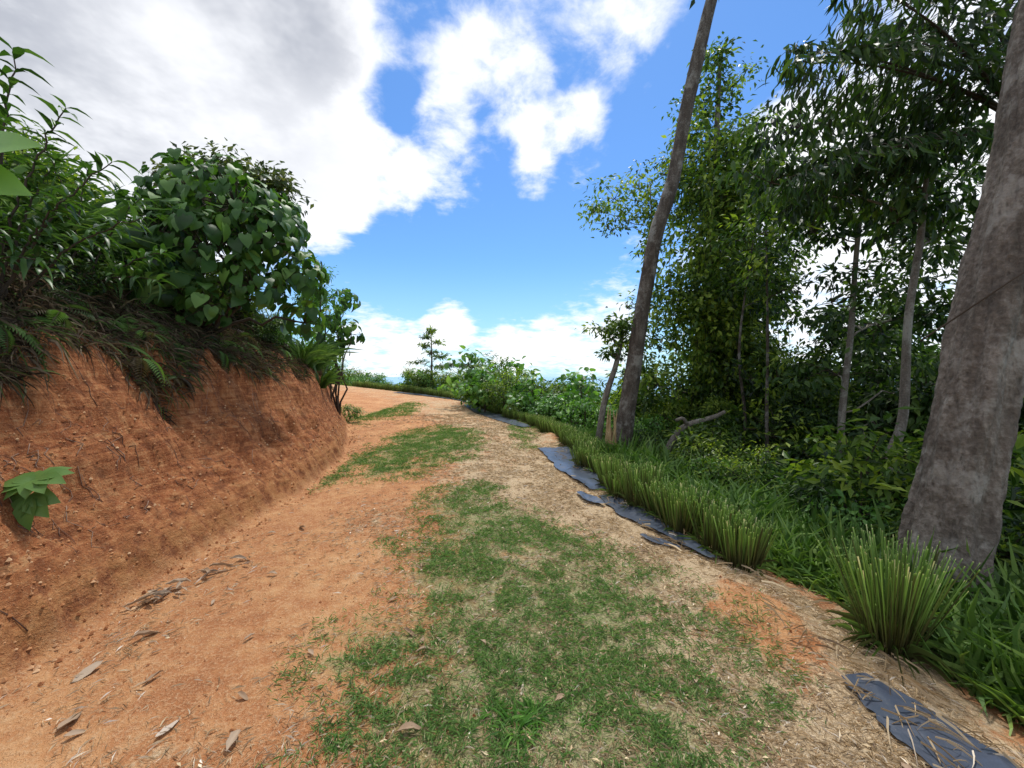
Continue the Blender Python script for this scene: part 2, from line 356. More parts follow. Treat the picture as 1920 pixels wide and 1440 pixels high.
for i in range(460):
    y0=2.2*(12/2.2)**rng.random(); t0=rng.uniform(.35,1.8)*np.interp(y0,[5,9],[1,.6]); x0=XL(y0)-t0
    L=rng.uniform(.06,.3); n=5; tt=np.linspace(0,1,n)
    xs=x0+tt*L*.8*rng.uniform(.2,1); ys=y0+np.cumsum(rng.normal(0,.035,n)); zs=height(xs,ys)+.006
    tube(mb,np.stack([xs,ys,zs],-1),rng.uniform(.0012,.0035),4,rng.random())
obj('bank_rootlets',mb.mesh('bank_rootlets',[B_root]),kind='stuff',label='fine roots hanging from the cut clay bank',category='roots')
n=38000; y=2.1*(14/2.1)**rng.random(n); stp=np.interp(y,[5,9,14],[1,.72,.62]); t0=stp*(1.36+2.6*rng.random(n)**1.1)+1.0*(fbm(y*1.1,y*0,61,4)-.5); x=XL(y)-t0
P=np.stack([x,y,height(x,y)+rng.uniform(0,.26,n)*sm(1.2,2.2,t0)],-1); mb=MB()
D=np.stack([rng.normal(.6,.6,n),rng.normal(0,.7,n),rng.normal(-.05,.6,n)],-1)
leaves(mb,P,D,rdir(n,.3,2),rng.uniform(.06,.3,n),rng.uniform(.003,.008,n),'blade',np.clip(rng.normal(.52,.28,n),0,1),bend=rng.uniform(.1,.9,n))
obj('dry_brush',mb.mesh('dry_brush',[G_brush],False),kind='stuff',label='tangled dry brown brush draping over the bank',category='brush')
# fallen leaves individuals
def deadleaf(i):
    g=np.random.default_rng(100+i); mb=MB(); n=7; wob=g.uniform(.1,.35)
    V=[];F=[]
    for a in range(n):
        u=a/(n-1); w=.5*math.sin(PI*min(1,max(0.02,u)))**.7*(.32+.1*g.random())
        zc=.10*math.sin(u*3+i)+.04*g.random()
        for b,sg in enumerate((-1,-.5,0,.5,1)): V.append([u-.5,sg*w,zc+wob*abs(sg)**1.5*w*2+.02*g.normal()])
    for a in range(n-1):
        for b in range(4): q=a*5+b; F.append([q,q+1,q+6,q+5])
    mb.add(V,[np.array(F)],g.uniform(.1,1)); tube(mb,[[-.5,0,.0],[-.62,.02,.03],[-.72,.0,.02]],.008,4,.3)
    return mb.mesh('fallen_leaf',[G_dead])
DL=[deadleaf(i) for i in range(9)]
spots=[(-2.25,2.35,.16,8),(-2.3,2.05,.13,2),(-1.55,1.7,.11,3),(-2.05,1.75,.12,4),(-.15,2.2,.10,5),(-.62,2.3,.09,8),(-.45,1.65,.11,6),(-2.2,4.0,.14,8),(-1.9,2.0,.09,8),(-1.2,1.62,.10,1),(-.5,2.15,.09,0)]
for j in range(100):
    y0=1.45*(11/1.45)**rng.random(); x0=rng.uniform(XL(y0)+.1,XR(y0)); spots.append((x0,y0,rng.uniform(.03,.085),int(rng.integers(9))))
for (x0,y0,s,i) in spots:
    o=obj('fallen_leaf',DL[i],(x0,y0,float(height(x0,y0))+.01+.03*s),label='dry curled fallen leaf on the clay track',category='leaf',group='fallen leaves on the track')
    o.scale=(s*1.0,s*rng.uniform(.6,1.2),s); o.rotation_euler=(rng.uniform(-.25,.25),rng.uniform(-.2,.2),rng.uniform(0,6.28))
for j in range(30):
    u=rng.random(); x0=-2.62+.32*u+rng.normal(0,.035); y0=2.65+.6*u+rng.normal(0,.05); s=rng.uniform(.06,.16)
    o=obj('fallen_leaf',DL[int(rng.choice([0,1,2,3,8,4]))],(x0,y0,float(height(x0,y0))+.02+.03*rng.random()),label='dead brown leaf in a heap along the ditch',category='leaf',group='dead leaves heaped by the ditch')
    o.scale=(s,s*.7,s); o.rotation_euler=(rng.uniform(-.6,.6),rng.uniform(-.5,.5),.75+rng.normal(0,1.0))
# ------------------------------------------------------------ plastic sheets
def sheet(poly_c,hw,seed,label,wr=.05):
    c=spl(np.array([[a,b,0] for a,b in poly_c]),80)[:,:2]; w=np.interp(np.linspace(0,1,80),np.linspace(0,1,len(hw)),hw)
    T=nrm(np.gradient(c,axis=0)); Nn=np.stack([T[:,1],-T[:,0]],-1); q=np.linspace(-1,1,18)
    e=1+.35*(fbm(np.arange(80)[:,None]*.15,np.sign(q)[None]*3+5,seed,3)-.5)
    X=c[:,None,0]+Nn[:,None,0]*q[None]*w[:,None]*e; Y=c[:,None,1]+Nn[:,None,1]*q[None]*w[:,None]*e
    hs=height(X,Y)
    for a,b in ((.03,0),(-.03,0),(0,.03),(0,-.03),(.04,.04),(-.04,-.04)): hs=np.maximum(hs,height(X+a,Y+b))
    Zz=hs+.020+wr*np.clip(fbm(X*4,Y*1.6,seed+3,3)-.35,0,1)*1.4
    V=np.stack([X,Y,Zz],-1).reshape(-1,3); I=(np.arange(79)[:,None]*18+np.arange(17)[None]).ravel()
    mb=MB(); mb.add(V,[np.stack([I,I+1,I+19,I+18],-1)])
    obj('plastic_sheet',mb.mesh('plastic_sheet',[M_sheet]),label=label,category='plastic sheet',group='black plastic sheeting along the track edge')
sheet([(.95,8.6),(1.05,7.6),(1.1,6.5),(1.25,5.4)],[.40,.36,.30,.16],1,'smooth black plastic sheet lying at the track edge')
sheet([(1.25,5.15),(1.42,4.55),(1.58,4.0),(1.78,3.35)],[.10,.2,.14,.05],2,'narrow black plastic strip partly under straw')
sheet([(.90,5.2),(1.0,4.95),(1.15,4.75)],[.03,.10,.03],5,'small scrap of black plastic in the straw')
sheet([(1.3,3.85),(1.42,3.7),(1.58,3.58)],[.02,.08,.02],6,'small scrap of black plastic in the straw')
sheet([(1.82,2.02),(1.86,1.82),(1.90,1.55),(1.95,1.2)],[.08,.16,.19,.19],3,'black plastic sheet under dry grass at the verge',.03)
sheet([(-2.3,20.5),(-1.3,17),(-.2,14),(.45,12)],[.25,.4,.35,.15],4,'long black plastic sheet beside the trimmed grass row')
sheet([(-9,30),(-6,27),(-3.6,24),(-2.6,22)],[.3,.4,.3,.1],7,'far strip of black plastic beside the track')
x,y=samp(1900,.3,2.4,1.3,9); k=(np.abs(x-XR(y)+.0)<.3)&(fbm(x*3,y*3,88,3)>.5); x=x[k];y=y[k];n=len(x); mb=MB()
leaves(mb,np.stack([x,y,height(x,y)+.045],-1),rdir(n,-.1,.1)+[.2,-.8,0],rdir(n,1,3),rng.uniform(.06,.22,n),rng.uniform(.0012,.003,n),'blade',np.clip(rng.normal(.6,.2,n),0,1),bend=.12)
obj('straw_on_sheet',mb.mesh('straw_on_sheet',[G_straw],False),kind='stuff',label='long dry straw lying across the plastic sheeting',category='straw')
# ------------------------------------------------------------ vetiver clumps
def vetiver(seed,n=190,H=.5,R=.12,spread=.32,W0=.006,jit=.07,loose=40,hv=.8):
    g=np.random.default_rng(seed); mb=MB()
    th=g.random(n)*2*PI; rr=R*np.sqrt(g.random(n))
    P=np.stack([rr*np.cos(th),rr*np.sin(th),np.full(n,-.03)],-1)
    lean=.0+rr/R*spread
    D=np.stack([np.cos(th)*lean+g.normal(0,jit,n),np.sin(th)*lean+g.normal(0,jit,n),np.ones(n)],-1)
    L=H*g.uniform(hv,1.04,n)*np.linalg.norm(D,axis=1); tint=np.clip(g.normal(.55,.22,n),0,.9)
    Nn=np.stack([np.cos(th+g.normal(0,.8,n)),np.sin(th+g.normal(0,.8,n)),np.zeros(n)],-1)
    D=nrm(D); Sd=nrm(np.cross(D,Nn)); W=g.uniform(W0,W0*1.7,n)
    Q=np.stack([P-Sd*W[:,None]*.5,P+Sd*W[:,None]*.5,P+D*(L*.5)[:,None]+Sd*W[:,None]*.5,P+D*(L*.5)[:,None]-Sd*W[:,None]*.5,
       P+D*(L*.965)[:,None]+Sd*W[:,None]*.46,P+D*(L*.965)[:,None]-Sd*W[:,None]*.46,P+D*L[:,None]+Sd*W[:,None]*.44,P+D*L[:,None]-Sd*W[:,None]*.44],1)
    F=np.array([[0,1,2,3],[3,2,4,5],[5,4,6,7]])
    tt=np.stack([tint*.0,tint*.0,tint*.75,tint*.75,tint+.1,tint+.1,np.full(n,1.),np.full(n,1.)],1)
    mb.add(Q.reshape(-1,3),[(F[None]+(np.arange(n)*8)[:,None,None]).reshape(-1,4)],tt.ravel())
    k=loose; th=g.random(k)*2*PI; P=np.stack([R*.7*np.cos(th),R*.7*np.sin(th),np.zeros(k)],-1)
    leaves(mb,P,np.stack([np.cos(th),np.sin(th),g.uniform(.2,1.8,k)],-1),np.stack([0*th,0*th,1+0*th],-1)+.01,g.uniform(.25,.6,k)*H*1.5,g.uniform(.004,.008,k),'blade',g.uniform(.1,.8,k),bend=g.uniform(.3,.8,k))
    return mb.mesh('vetiver_clump',[G_vet],False)
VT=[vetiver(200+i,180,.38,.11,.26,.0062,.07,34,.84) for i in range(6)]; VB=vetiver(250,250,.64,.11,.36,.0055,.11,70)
def place_vet(x,y,me,s,lab='trimmed vetiver grass clump with pale cut tips'):
    o=obj('grass_clump',me,(x,y,float(height(x,y))),label=lab,category='grass clump',group='row of trimmed grass clumps along the track')
    o.scale=(s*rng.uniform(.85,1.15),s*rng.uniform(.85,1.15),s*rng.uniform(.88,1.12)); o.rotation_euler=(rng.normal(0,.09),rng.normal(0,.09),rng.uniform(0,6.28))
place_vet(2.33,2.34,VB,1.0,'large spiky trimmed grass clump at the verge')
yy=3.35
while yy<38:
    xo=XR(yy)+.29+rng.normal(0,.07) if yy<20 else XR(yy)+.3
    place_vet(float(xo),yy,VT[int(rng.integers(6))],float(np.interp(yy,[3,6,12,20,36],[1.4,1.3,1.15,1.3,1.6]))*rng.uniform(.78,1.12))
    dx=abs(float(XR(yy+.1)-XR(yy)))/.1
    yy+=.36*rng.uniform(.75,1.3)/math.hypot(1,dx)*(1 if yy<12 else 1.5)
# ------------------------------------------------------------ wild grass on the right slope
x,y=samp(125000,.3,9,1.1,16); s=x-XR(y)
k=(s>.5)&(rng.random(len(x))<np.interp(s,[.5,.75,2.5,5],[.35,1,.9,.3])); x=x[k];y=y[k];n=len(x)
P=np.stack([x,y,height(x,y)-.02],-1); mb=MB()
L=rng.uniform(.15,.6,n)*np.interp(x-XR(y),[.5,.9,1.6,5],[.6,1.15,1.7,1.7])*(.6+.8*fbm(x*1.2,y*1.2,91,2))
leaves(mb,P,rdir(n,.9,3),rdir(n,-.3,.3),L,rng.uniform(.0035,.008,n)*np.interp(y,[1,12],[1,1.8]),'blade',np.clip(rng.normal(.5,.22,n)+.3*(fbm(x,y,17,2)-.5),0,1),bend=rng.uniform(.1,.6,n))
obj('slope_grass',mb.mesh('slope_grass',[G_grass],False),kind='stuff',label='long green grass covering the downhill slope',category='grass')
x,y=samp(22000,-26,3,16,46); s=x-XR(y); k=((s>.5)&(s<6))|((x<XL(y)-.2)&(x>XL(y)-4)&(y<22)); x=x[k];y=y[k];n=len(x)
mb=MB(); leaves(mb,np.stack([x,y,height(x,y)],-1),rdir(n,.9,3),rdir(n,-.3,.3),rng.uniform(.3,.8,n),rng.uniform(.02,.035,n),'blade',rng.uniform(.2,.9,n),bend=.3)
obj('verge_grass',mb.mesh('verge_grass',[G_grass],False),kind='stuff',label='tall grass along the far edge of the track',category='grass')
def tuft(n,L0,L1,w,g,up=(.4,1.6),mat=G_bright,r=.05,bend=.5):
    mb=MB(); th=g.random(n)*2*PI; rr=r*np.sqrt(g.random(n))
    leaves(mb,np.stack([rr*np.cos(th),rr*np.sin(th),0*th],-1),np.stack([np.cos(th),np.sin(th),g.uniform(*up,n)],-1),np.stack([0*th+.01,0*th,1+0*th],-1),g.uniform(L0,L1,n),w*g.uniform(.7,1.2,n),'blade',np.clip(g.normal(.55,.2,n),0,1),bend=g.uniform(bend*.5,bend*1.3,n))
    return mb
g=np.random.default_rng(77)
for (x0,y0,sc) in [(.02,1.66,1),(.10,1.74,.8),(-.08,1.76,.7),(-.75,1.62,.5),(.35,1.72,.5),(-.5,1.75,.4),(.7,1.9,.4)]:
    mb=tuft(75,.05,.14,.009,g,(.2,1.2),r=.06); o=obj('grass_tuft',mb.mesh('grass_tuft',[G_bright],False),(x0,y0,float(height(x0,y0))),label='bright green grass tuft growing in the straw',category='grass tuft',group='bright grass tufts on the track'); o.scale=(sc,)*3
TG=[tuft(120,.5,1.3,.009,g,(1.0,4),r=.18,bend=.5).mesh('tall_grass_clump',[G_grass],False) for _ in range(3)]
for (x0,y0,s) in [(-5.6,4.6,1.3),(-6.0,5.0,1.5),(-5.2,5.2,1.2),(-6.6,5.2,1.5),(-5.6,4.2,1.2),(-7.2,5.8,1.4),(-4.95,9.2,1.0),(-5.1,9.8,1.1),(-5.4,10.3,1.2),(-5.9,3.9,1.3),(-6.5,4.4,1.4),(-4.7,8.6,.8),(-7.5,6.6,1.3),(-6.8,7.2,1.2),(-5.5,8.8,1),(-4.9,8.9,.9),(-4.8,9.6,.9)]:
    o=obj('tall_grass_clump',TG[int(rng.integers(3))],(x0,y0,float(height(x0,y0))-.03),label='tall wispy grass clump on top of the bank',category='grass clump',group='tall grass on the bank'); o.scale=(s,s,s); o.rotation_euler=(0,0,rng.uniform(0,6))
# ------------------------------------------------------------ ferns
def fern(seed,nf=13,L=.5,mat=G_fern,tb=.5):
    g=np.random.default_rng(seed); mb=MB()
    for i in range(nf):
        a=g.uniform(0,2*PI); d=np.array([math.cos(a),math.sin(a),0]); up=g.uniform(.2,.9); l=L*g.uniform(.6,1.15); k=20
        t=np.linspace(0,1,k)[:,None]; p=d*t*l+np.array([0,0,1])*(up*t-(up+.55)*t**2)*l
        tube(mb,p[::3],.0025,4,.1)
        T=nrm(np.gradient(p,axis=0)); Sd=nrm(np.cross(T,[0,0,1.])); ln=.19*l*np.sin(np.clip(t[:,0]*.9+.12,0,1)*PI)**.8+.01
        tn=np.clip(g.normal(tb,.3),0,1)
        for sg in(-1,1):
            leaves(mb,p[1:],(Sd*sg+T*.45+[0,0,-.25])[1:],np.tile([0,0,1.],(k-1,1))+.02,ln[1:]*1.3,ln[1:]*.3,'dia',tn)
    return mb.mesh('fern',[mat],False)
FR=[fern(300+i,tb=.45+.15*(i%3)) for i in range(6)]
for j in range(200):
    y0=2.3*(11.5/2.3)**rng.random(); t0=rng.uniform(1.4,3.3)*np.interp(y0,[5,9,14],[1,.72,.6])+.9*(float(fbm(y0*1.1,0*y0,61,4))-.5); x0=float(XL(y0)-t0)
    o=obj('fern',FR[int(rng.integers(6))],(x0,y0,float(height(x0,y0))+.05),label='brown-green fern hanging over the cut clay bank',category='fern',group='ferns along the top of the bank')
    s=rng.uniform(.45,.95)*np.interp(y0,[2.3,5],[.7,1]); o.scale=(s,s,s); o.rotation_euler=(rng.normal(0,.2),.5+rng.normal(0,.2),rng.normal(0,.5))
FG=[fern(330+i,11,.5,G_bright,.45) for i in range(3)]
for j in range(38):
    y0=rng.uniform(1.6,6.5); s_=rng.uniform(.9,3.2); x0=float(XR(y0)+s_)
    if math.hypot(x0-3.4,y0-3.05)<.45: continue
    o=obj('fern',FG[int(rng.integers(3))],(x0,y0,float(height(x0,y0))+.12),label='bright green fern in the grass below the verge',category='fern',group='ferns on the downhill slope')
    s=rng.uniform(.7,1.2); o.scale=(s,s,s); o.rotation_euler=(0,0,rng.uniform(0,6))
# ------------------------------------------------------------ shrubs & trees
def crown(mb,cl,L,W,kind='dia',lm=0,tw=1,g=rng,droop=.4,subk=9,spread=.30,flat=.7,twr=.006):
    for (cx,cy,cz,rx,rz,n) in cl:
        k=max(4,int(subk*(rx/.8)**.5)); d=nrm(g.normal(0,1,(k,3))); rad=g.uniform(.35,1.0,(k,1))**.6
        sub=np.array([cx,cy,cz])+d*rad*np.array([rx,rx,rz])
        c=np.array([cx,cy,cz-.3*rz])
        for s_ in sub: tube(mb,curve(c,s_,5,.08,.12,g),np.linspace(twr*1.6,twr*.5,5),4,.4,tw)
        m=max(3,n//k)
        for s_ in sub:
            mm=int(m*g.uniform(.6,1.4)); ofs=g.normal(0,1,(mm,3))*np.array([rx,rx,rz*flat])*spread
            P=s_+ofs; out=nrm(ofs+1e-6)
            D=out*.8+g.normal(0,.45,(mm,3))+np.array([0,0,-droop])
            Nn=np.array([0,0,1.])+g.normal(0,.45,(mm,3))+nrm(P-np.array([cx,cy,cz]))*.5
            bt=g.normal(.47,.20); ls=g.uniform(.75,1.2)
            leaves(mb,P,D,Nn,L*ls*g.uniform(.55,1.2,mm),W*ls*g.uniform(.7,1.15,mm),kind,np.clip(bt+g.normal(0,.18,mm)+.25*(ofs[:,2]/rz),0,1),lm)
def tree(name,base,trunk,radii,cl,barkm,leafm,L,W,label,cat='tree',kind='dia',droop=.4,sides=12,rough=.12,lobes=0,seed=0,group=None,subk=9,spread=.3,rings=40,limb=.25,part='trunk',cpart='crown'):
    g=np.random.default_rng(seed+900)
    base=np.array(base,float)
    e=obj(name,None,base,label=label,category=cat)
    if group: e['group']=group
    tp=spl(trunk,rings); r=np.interp(np.linspace(0,1,rings),np.linspace(0,1,len(radii)),radii)
    mt=MB(); tube(mt,tp,r,sides,.5,0,rough,seed,lobes)
    for (cx,cy,cz,rx,rz,n) in cl:
        c=np.array([cx,cy,cz-.3*rz]); hor=np.linalg.norm(tp[:,:2]-c[:2],axis=1)
        tgt=cz-.45*hor.min()-.3*rz; i=int(np.argmin(np.abs(tp[:,2]-tgt)))
        i=min(i,rings-2)
        if np.linalg.norm(tp[i]-c)>.1: tube(mt,curve(tp[i],c,8,.06,.12,g),np.linspace(r[i]*limb+.006,.008,8),6,.5,0,.05,seed)
    obj(part,mt.mesh(part,[barkm],True,base),(0,0,0),e)
    if cl:
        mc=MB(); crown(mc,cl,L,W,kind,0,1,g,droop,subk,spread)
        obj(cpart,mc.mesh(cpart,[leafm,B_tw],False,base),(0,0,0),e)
    return e
def copytree(e,loc,s,rz,label=None):
    n=e.copy(); S.collection.objects.link(n); n.location=loc; n.scale=(s,s,s*rng.uniform(.9,1.1)); n.rotation_euler=(0,0,rz)
    if label: n['label']=label
    for c in e.children:
        q=c.copy(); S.collection.objects.link(q); q.parent=n
    return n
hz=lambda x,y: float(height(x,y))
# --- big foreground trunk
bz=hz(3.45,3.05)
tree('tree',(3.48,3.05,bz-.3),[(3.36,3.05,bz-.4),(3.44,3.05,-.1),(3.55,3.1,.4),(3.75,3.1,1.4),(3.95,3.1,2.45),(4.11,3.1,3.3),(4.25,3.1,4.2),(4.5,3.05,6),(5.0,3,9.5)],[.27,.245,.23,.215,.21,.205,.20,.19,.15],
  [(4.5,2.9,8.6,1.4,1.0,700),(5.8,3.6,9.2,1.4,1.0,700)],B_big,G_dark,.2,.07,'massive ridged grey-brown tree trunk on the verge',sides=96,rings=260,rough=.22,lobes=.07,seed=3)
# --- leaning slender trunk
bz=hz(2.55,9)
tree('tree',(2.55,9,bz-.2),[(2.45,9,bz-.3),(2.7,9,.8),(2.95,9.0,2.6),(3.12,9,3.7),(3.35,9,4.9),(3.72,9,6.1),(4.0,9,7.6),(4.25,9,8.8),(4.62,9,10.4),(5.4,9,13)],[.24,.19,.17,.16,.155,.15,.145,.14,.12,.1],
  [(5.2,9,13.2,1.6,1.2,600),(6.3,9.3,12.8,1.3,1,400)],B_lean,G_dark,.25,.09,'tall slender dark trunk leaning over the slope',sides=28,rings=120,rough=.12,seed=8)
mb=MB(); bz=hz(2.2,8.6)
g=np.random.default_rng(5)
for i in range(13):
    a=i/13*2*PI; rr=.10; h=g.uniform(.35,1.15)
    p=np.array([2.2+rr*math.cos(a),8.6+rr*math.sin(a),bz-.2])
    tube(mb,[p,p+[.01,0,.5],p+[.03+.02*g.normal(),.02*g.normal(),.3+h*.7],p+[.05+.03*g.normal(),0,.35+h]],[.045,.04,.028,.004],5)
e=obj('broken_stump',None,(2.2,8.6,bz),label='splintered pale wood stump beside leaning trunk',category='stump')
obj('split_wood',mb.mesh('split_wood',[B_wood],False,(2.2,8.6,bz)),(0,0,0),e)
bz=hz(2.1,9.6)
tree('tree',(2.1,9.6,bz-.2),[(2.1,9.6,bz-.3),(2.3,9.6,.9),(2.6,9.6,1.9),(2.75,9.6,2.6)],[.085,.075,.065,.04],
  [(2.35,9.6,2.75,.45,.3,260),(2.95,9.7,2.6,.4,.35,260),(2.7,9.4,3.0,.4,.3,200),(2.5,9.5,2.2,.35,.3,150)],B_pale,G_mid,.15,.07,'short pale lichen-covered tree with sparse leaves',sides=12,seed=12,subk=7)
mb=MB(); tube(mb,spl([(3.2,8.4,-.5),(3.5,8.3,.25),(3.75,8.2,.55),(4.3,8.2,.72),(4.5,8.1,.85)],24),np.linspace(.08,.035,24),10,.5,0,.15,3)
tube(mb,spl([(3.75,8.2,.55),(3.6,8.1,.7),(3.45,8.1,.66)],8),np.linspace(.05,.03,8),8)
obj('dead_branch',mb.mesh('dead_branch',[B_pale]),label='pale crooked dead branch among the undergrowth',category='branch')
# --- vine-clad tall tree
b=(6.4,12,hz(6.4,12)-.3)
cl=[]
g=np.random.default_rng(40)
for i in range(48):
    z=-.5+i*.18; cl.append((6.3+g.normal(0,.7)-(.5 if z<5 else 0),11.3+g.normal(0,.45),z,.75+.3*g.random(),.6,500))
cl+=[(5.7,12,8.0,.8,.55,450),(6.8,12,8.4,.8,.6,450),(6.2,12,9.4,.8,.5,450),(5.9,12.2,10.2,.6,.4,320),(6.7,12,10.6,.7,.45,360),(6.3,12,11.3,.6,.4,300),(5.4,12,9.0,.5,.35,200),(7.4,12,9.2,.7,.5,300),(7.4,12,7.6,.7,.5,300),(5.1,12,6.6,.6,.4,200),(5.6,12,7.2,.7,.5,300)]
e=tree('tree',b,[(6.4,12,b[2]),(6.3,12,3),(6.2,12,6),(6.3,12,9),(6.4,12,11.6)],[.26,.2,.15,.09,.03],cl,B_pale,G_mid,.2,.10,'tall tree wrapped in yellow-green climbing vines',seed=41,spread=.34,subk=9)
mv=MB(); g=np.random.default_rng(43)
for i in range(70):
    x0=5.8+g.normal(0,.9); y0=10.7+g.normal(0,.3); z1=g.uniform(2,8.3); L=g.uniform(1.5,3.6); p=curve((x0,y0,z1),(x0+g.normal(0,.15),y0,z1-L),12,0,.03,g)
    tube(mv,p,.006,4,.3,1); m=80; u=g.integers(0,12,m); Pq=p[u]+g.normal(0,.09,(m,3))
    leaves(mv,Pq,g.normal(0,.5,(m,3))+[0,0,-.8],g.normal(0,.6,(m,3))+[0,-.8,.4],g.uniform(.1,.2,m),g.uniform(.06,.11,m),'dia',np.clip(g.normal(.68,.22,m),0,1))
obj('hanging_vines',mv.mesh('hanging_vines',[G_mid,B_tw],False,np.array(b,float)),(0,0,0),e)
b=(3.6,11,hz(3.6,11)-.3)
cl=[(2.9,11,6.7,.7,.3,190),(2.3,11,6.3,.5,.22,130),(3.6,11,7.0,.7,.35,220),(2.7,11,5.9,.55,.25,130),(4.1,11,6.3,.6,.35,260),(3.4,11,6.1,.5,.3,150),(4.3,11,7.4,.5,.4,200),(3.9,11,5.3,.35,.3,100),(3.3,11,3.6,.35,.3,50),(4.5,11.2,4.2,.4,.5,90)]
tree('tree',b,[(3.5,11,b[2]),(3.4,11,1.8),(3.65,11,3.6),(3.95,11,5.4),(3.9,11,7.2)],[.075,.06,.045,.03,.012],cl,B_pale,G_mid,.16,.08,'thin airy tree with sparse fine foliage',seed=44,subk=8,spread=.34)
b=(5.4,5.5,hz(5.4,5.5)-.3)
cl=[(4.6,5.9,4.5,.7,.45,400),(5.3,5.6,4.8,.7,.5,400),(5.9,5.7,4.5,.7,.5,400),(4.3,5.8,5.4,.6,.4,260),(6.3,5.8,5.3,.8,.5,400),(5.5,5.6,3.9,.5,.35,220),(4.0,6,4.7,.5,.4,200),(6.5,5.9,3.9,.6,.5,320),(5.1,5.6,5.7,.7,.4,300)]
tree('tree',b,[(5.35,5.5,b[2]),(5.4,5.5,.2),(5.6,5.5,1.0),(5.65,5.5,2.4),(5.8,5.5,3.6),(5.9,5.5,5)],[.08,.065,.057,.047,.04,.02],cl,B_pale,G_dark,.19,.07,'slim pale-barked tree with drooping dark leaves',seed=50,subk=9,droop=1.0,kind='lance',spread=.3)
b=(6.4,7.4,hz(6.4,7.4)-.3)
cl=[(5.9,7.6,4.6,.8,.6,450),(6.8,7.5,4.9,.8,.7,500),(7.6,7.6,4.2,.9,.8,600),(6.2,7.5,3.2,.7,.6,350),(7.2,7.6,2.8,.9,.7,550),(7.9,7.7,5.4,.9,.7,500),(8.4,7.7,3.2,.9,.8,600),(8.2,7.6,1.6,.9,.7,550),(5.5,7.7,5.7,.6,.4,240),(6.6,7.8,1.8,.8,.6,350),(7.6,7.8,.8,.9,.7,500)]
tree('tree',b,[(6.3,7.4,b[2]),(6.35,7.4,.6),(6.5,7.4,2.4),(6.6,7.4,4.2),(6.9,7.5,5.8)],[.07,.06,.05,.04,.02],cl,B_pale,G_dark,.2,.085,'slender tree with leafy crown on the slope',seed=55,droop=.6)
for i,(x0,y0,dx,H) in enumerate([(5.7,8.4,-.2,6.5),(5.5,9.4,.35,6.5)]):
    z0=hz(x0,y0)
    tree('tree',(x0,y0,z0-.2),[(x0,y0,z0-.3),(x0+dx*.6,y0,z0+H*.3),(x0+dx*.3,y0+.1,z0+H*.6),(x0+dx,y0,z0+H)],[.045,.036,.03,.012],
     [(x0+dx,y0,z0+H*.98,.7,.45,260),(x0+dx-.4,y0,z0+H*.85,.5,.35,170),(x0+dx+.5,y0+.1,z0+H*.8,.5,.4,170),(x0+dx*.5+.2,y0,z0+H*.5,.4,.5,140)],B_lean,[G_mid,G_dark][i%2],.18,.08,'thin young tree trunk rising from the undergrowth',seed=520+i,sides=9,group='thin young trees on the slope')
# --- generic forest trees
def generic(seed,H,n,leafm,L=.23,W=.11):
    g=np.random.default_rng(seed); cl=[]
    for i in range(20):
        z=H*(.12+.88*(i/19)); R=1.1+1.2*math.sin((i/19)*PI*.85+.35); a=g.uniform(0,6.28); rad=R*g.uniform(.2,.95)
        cl.append((rad*math.cos(a),rad*math.sin(a),z,g.uniform(.65,1.1),g.uniform(.42,.65),int(n*g.uniform(.7,1.3))))
    return tree('tree',(0,0,0),[(0,0,-.3),(.15,0,H*.3),(-.05,.1,H*.6),(.1,0,H*.97)],[.15,.12,.08,.03],cl,B_lean,leafm,L,W,'leafy rainforest tree standing on the downhill slope',seed=seed,group='rainforest trees on the slope',droop=.5,spread=.28)
GT=[generic(60,7,430,G_dark),generic(61,8,430,G_dark,.20,.10),generic(62,6.5,430,G_mid,.24,.12)]
locs=[(8.6,13,0,1.15),(9.8,11,1,.95),(8.8,15.5,1,1.0),(11.5,14,0,1.05),(12.5,10.5,2,1.0),(10.6,8.6,0,.9),(13.5,17,2,1.05),(9.0,19,2,.85),(15,13,1,1.1),(7.6,9.6,2,.68),(12,8,1,.85),(7.5,17,2,.75),(14,6.2,0,.9),(9.6,5.6,1,.85),(9.5,25,2,.8),(8.3,4.3,2,.7),
 (9.2,9.6,1,.8),(8.9,7.2,0,.75),(7.2,13.6,2,.7),(5.6,14.5,2,.5),(8.2,11.6,0,.8),(7.2,5.6,2,.5),(12,21,2,.9),(6.6,20,0,.6),(5.2,18,2,.5),(6.9,9.0,0,.5),(4.6,11.8,2,.38),(5.4,10.0,2,.4),(10.5,12.2,2,.95),(14,15,2,1.1),(17,20,0,1.2),(7.6,10.8,1,.6),(11,17,0,1),(7.9,8.4,0,.6)]
for i,(x0,y0,v,s) in enumerate(locs):
    copytree(GT[v],(x0,y0,hz(x0,y0)-.2),s,rng.uniform(0,6.28))
for e,(x0,y0) in zip(GT,[(21,17),(16,24),(22,26)]): e.location=(x0,y0,hz(x0,y0)-.2)
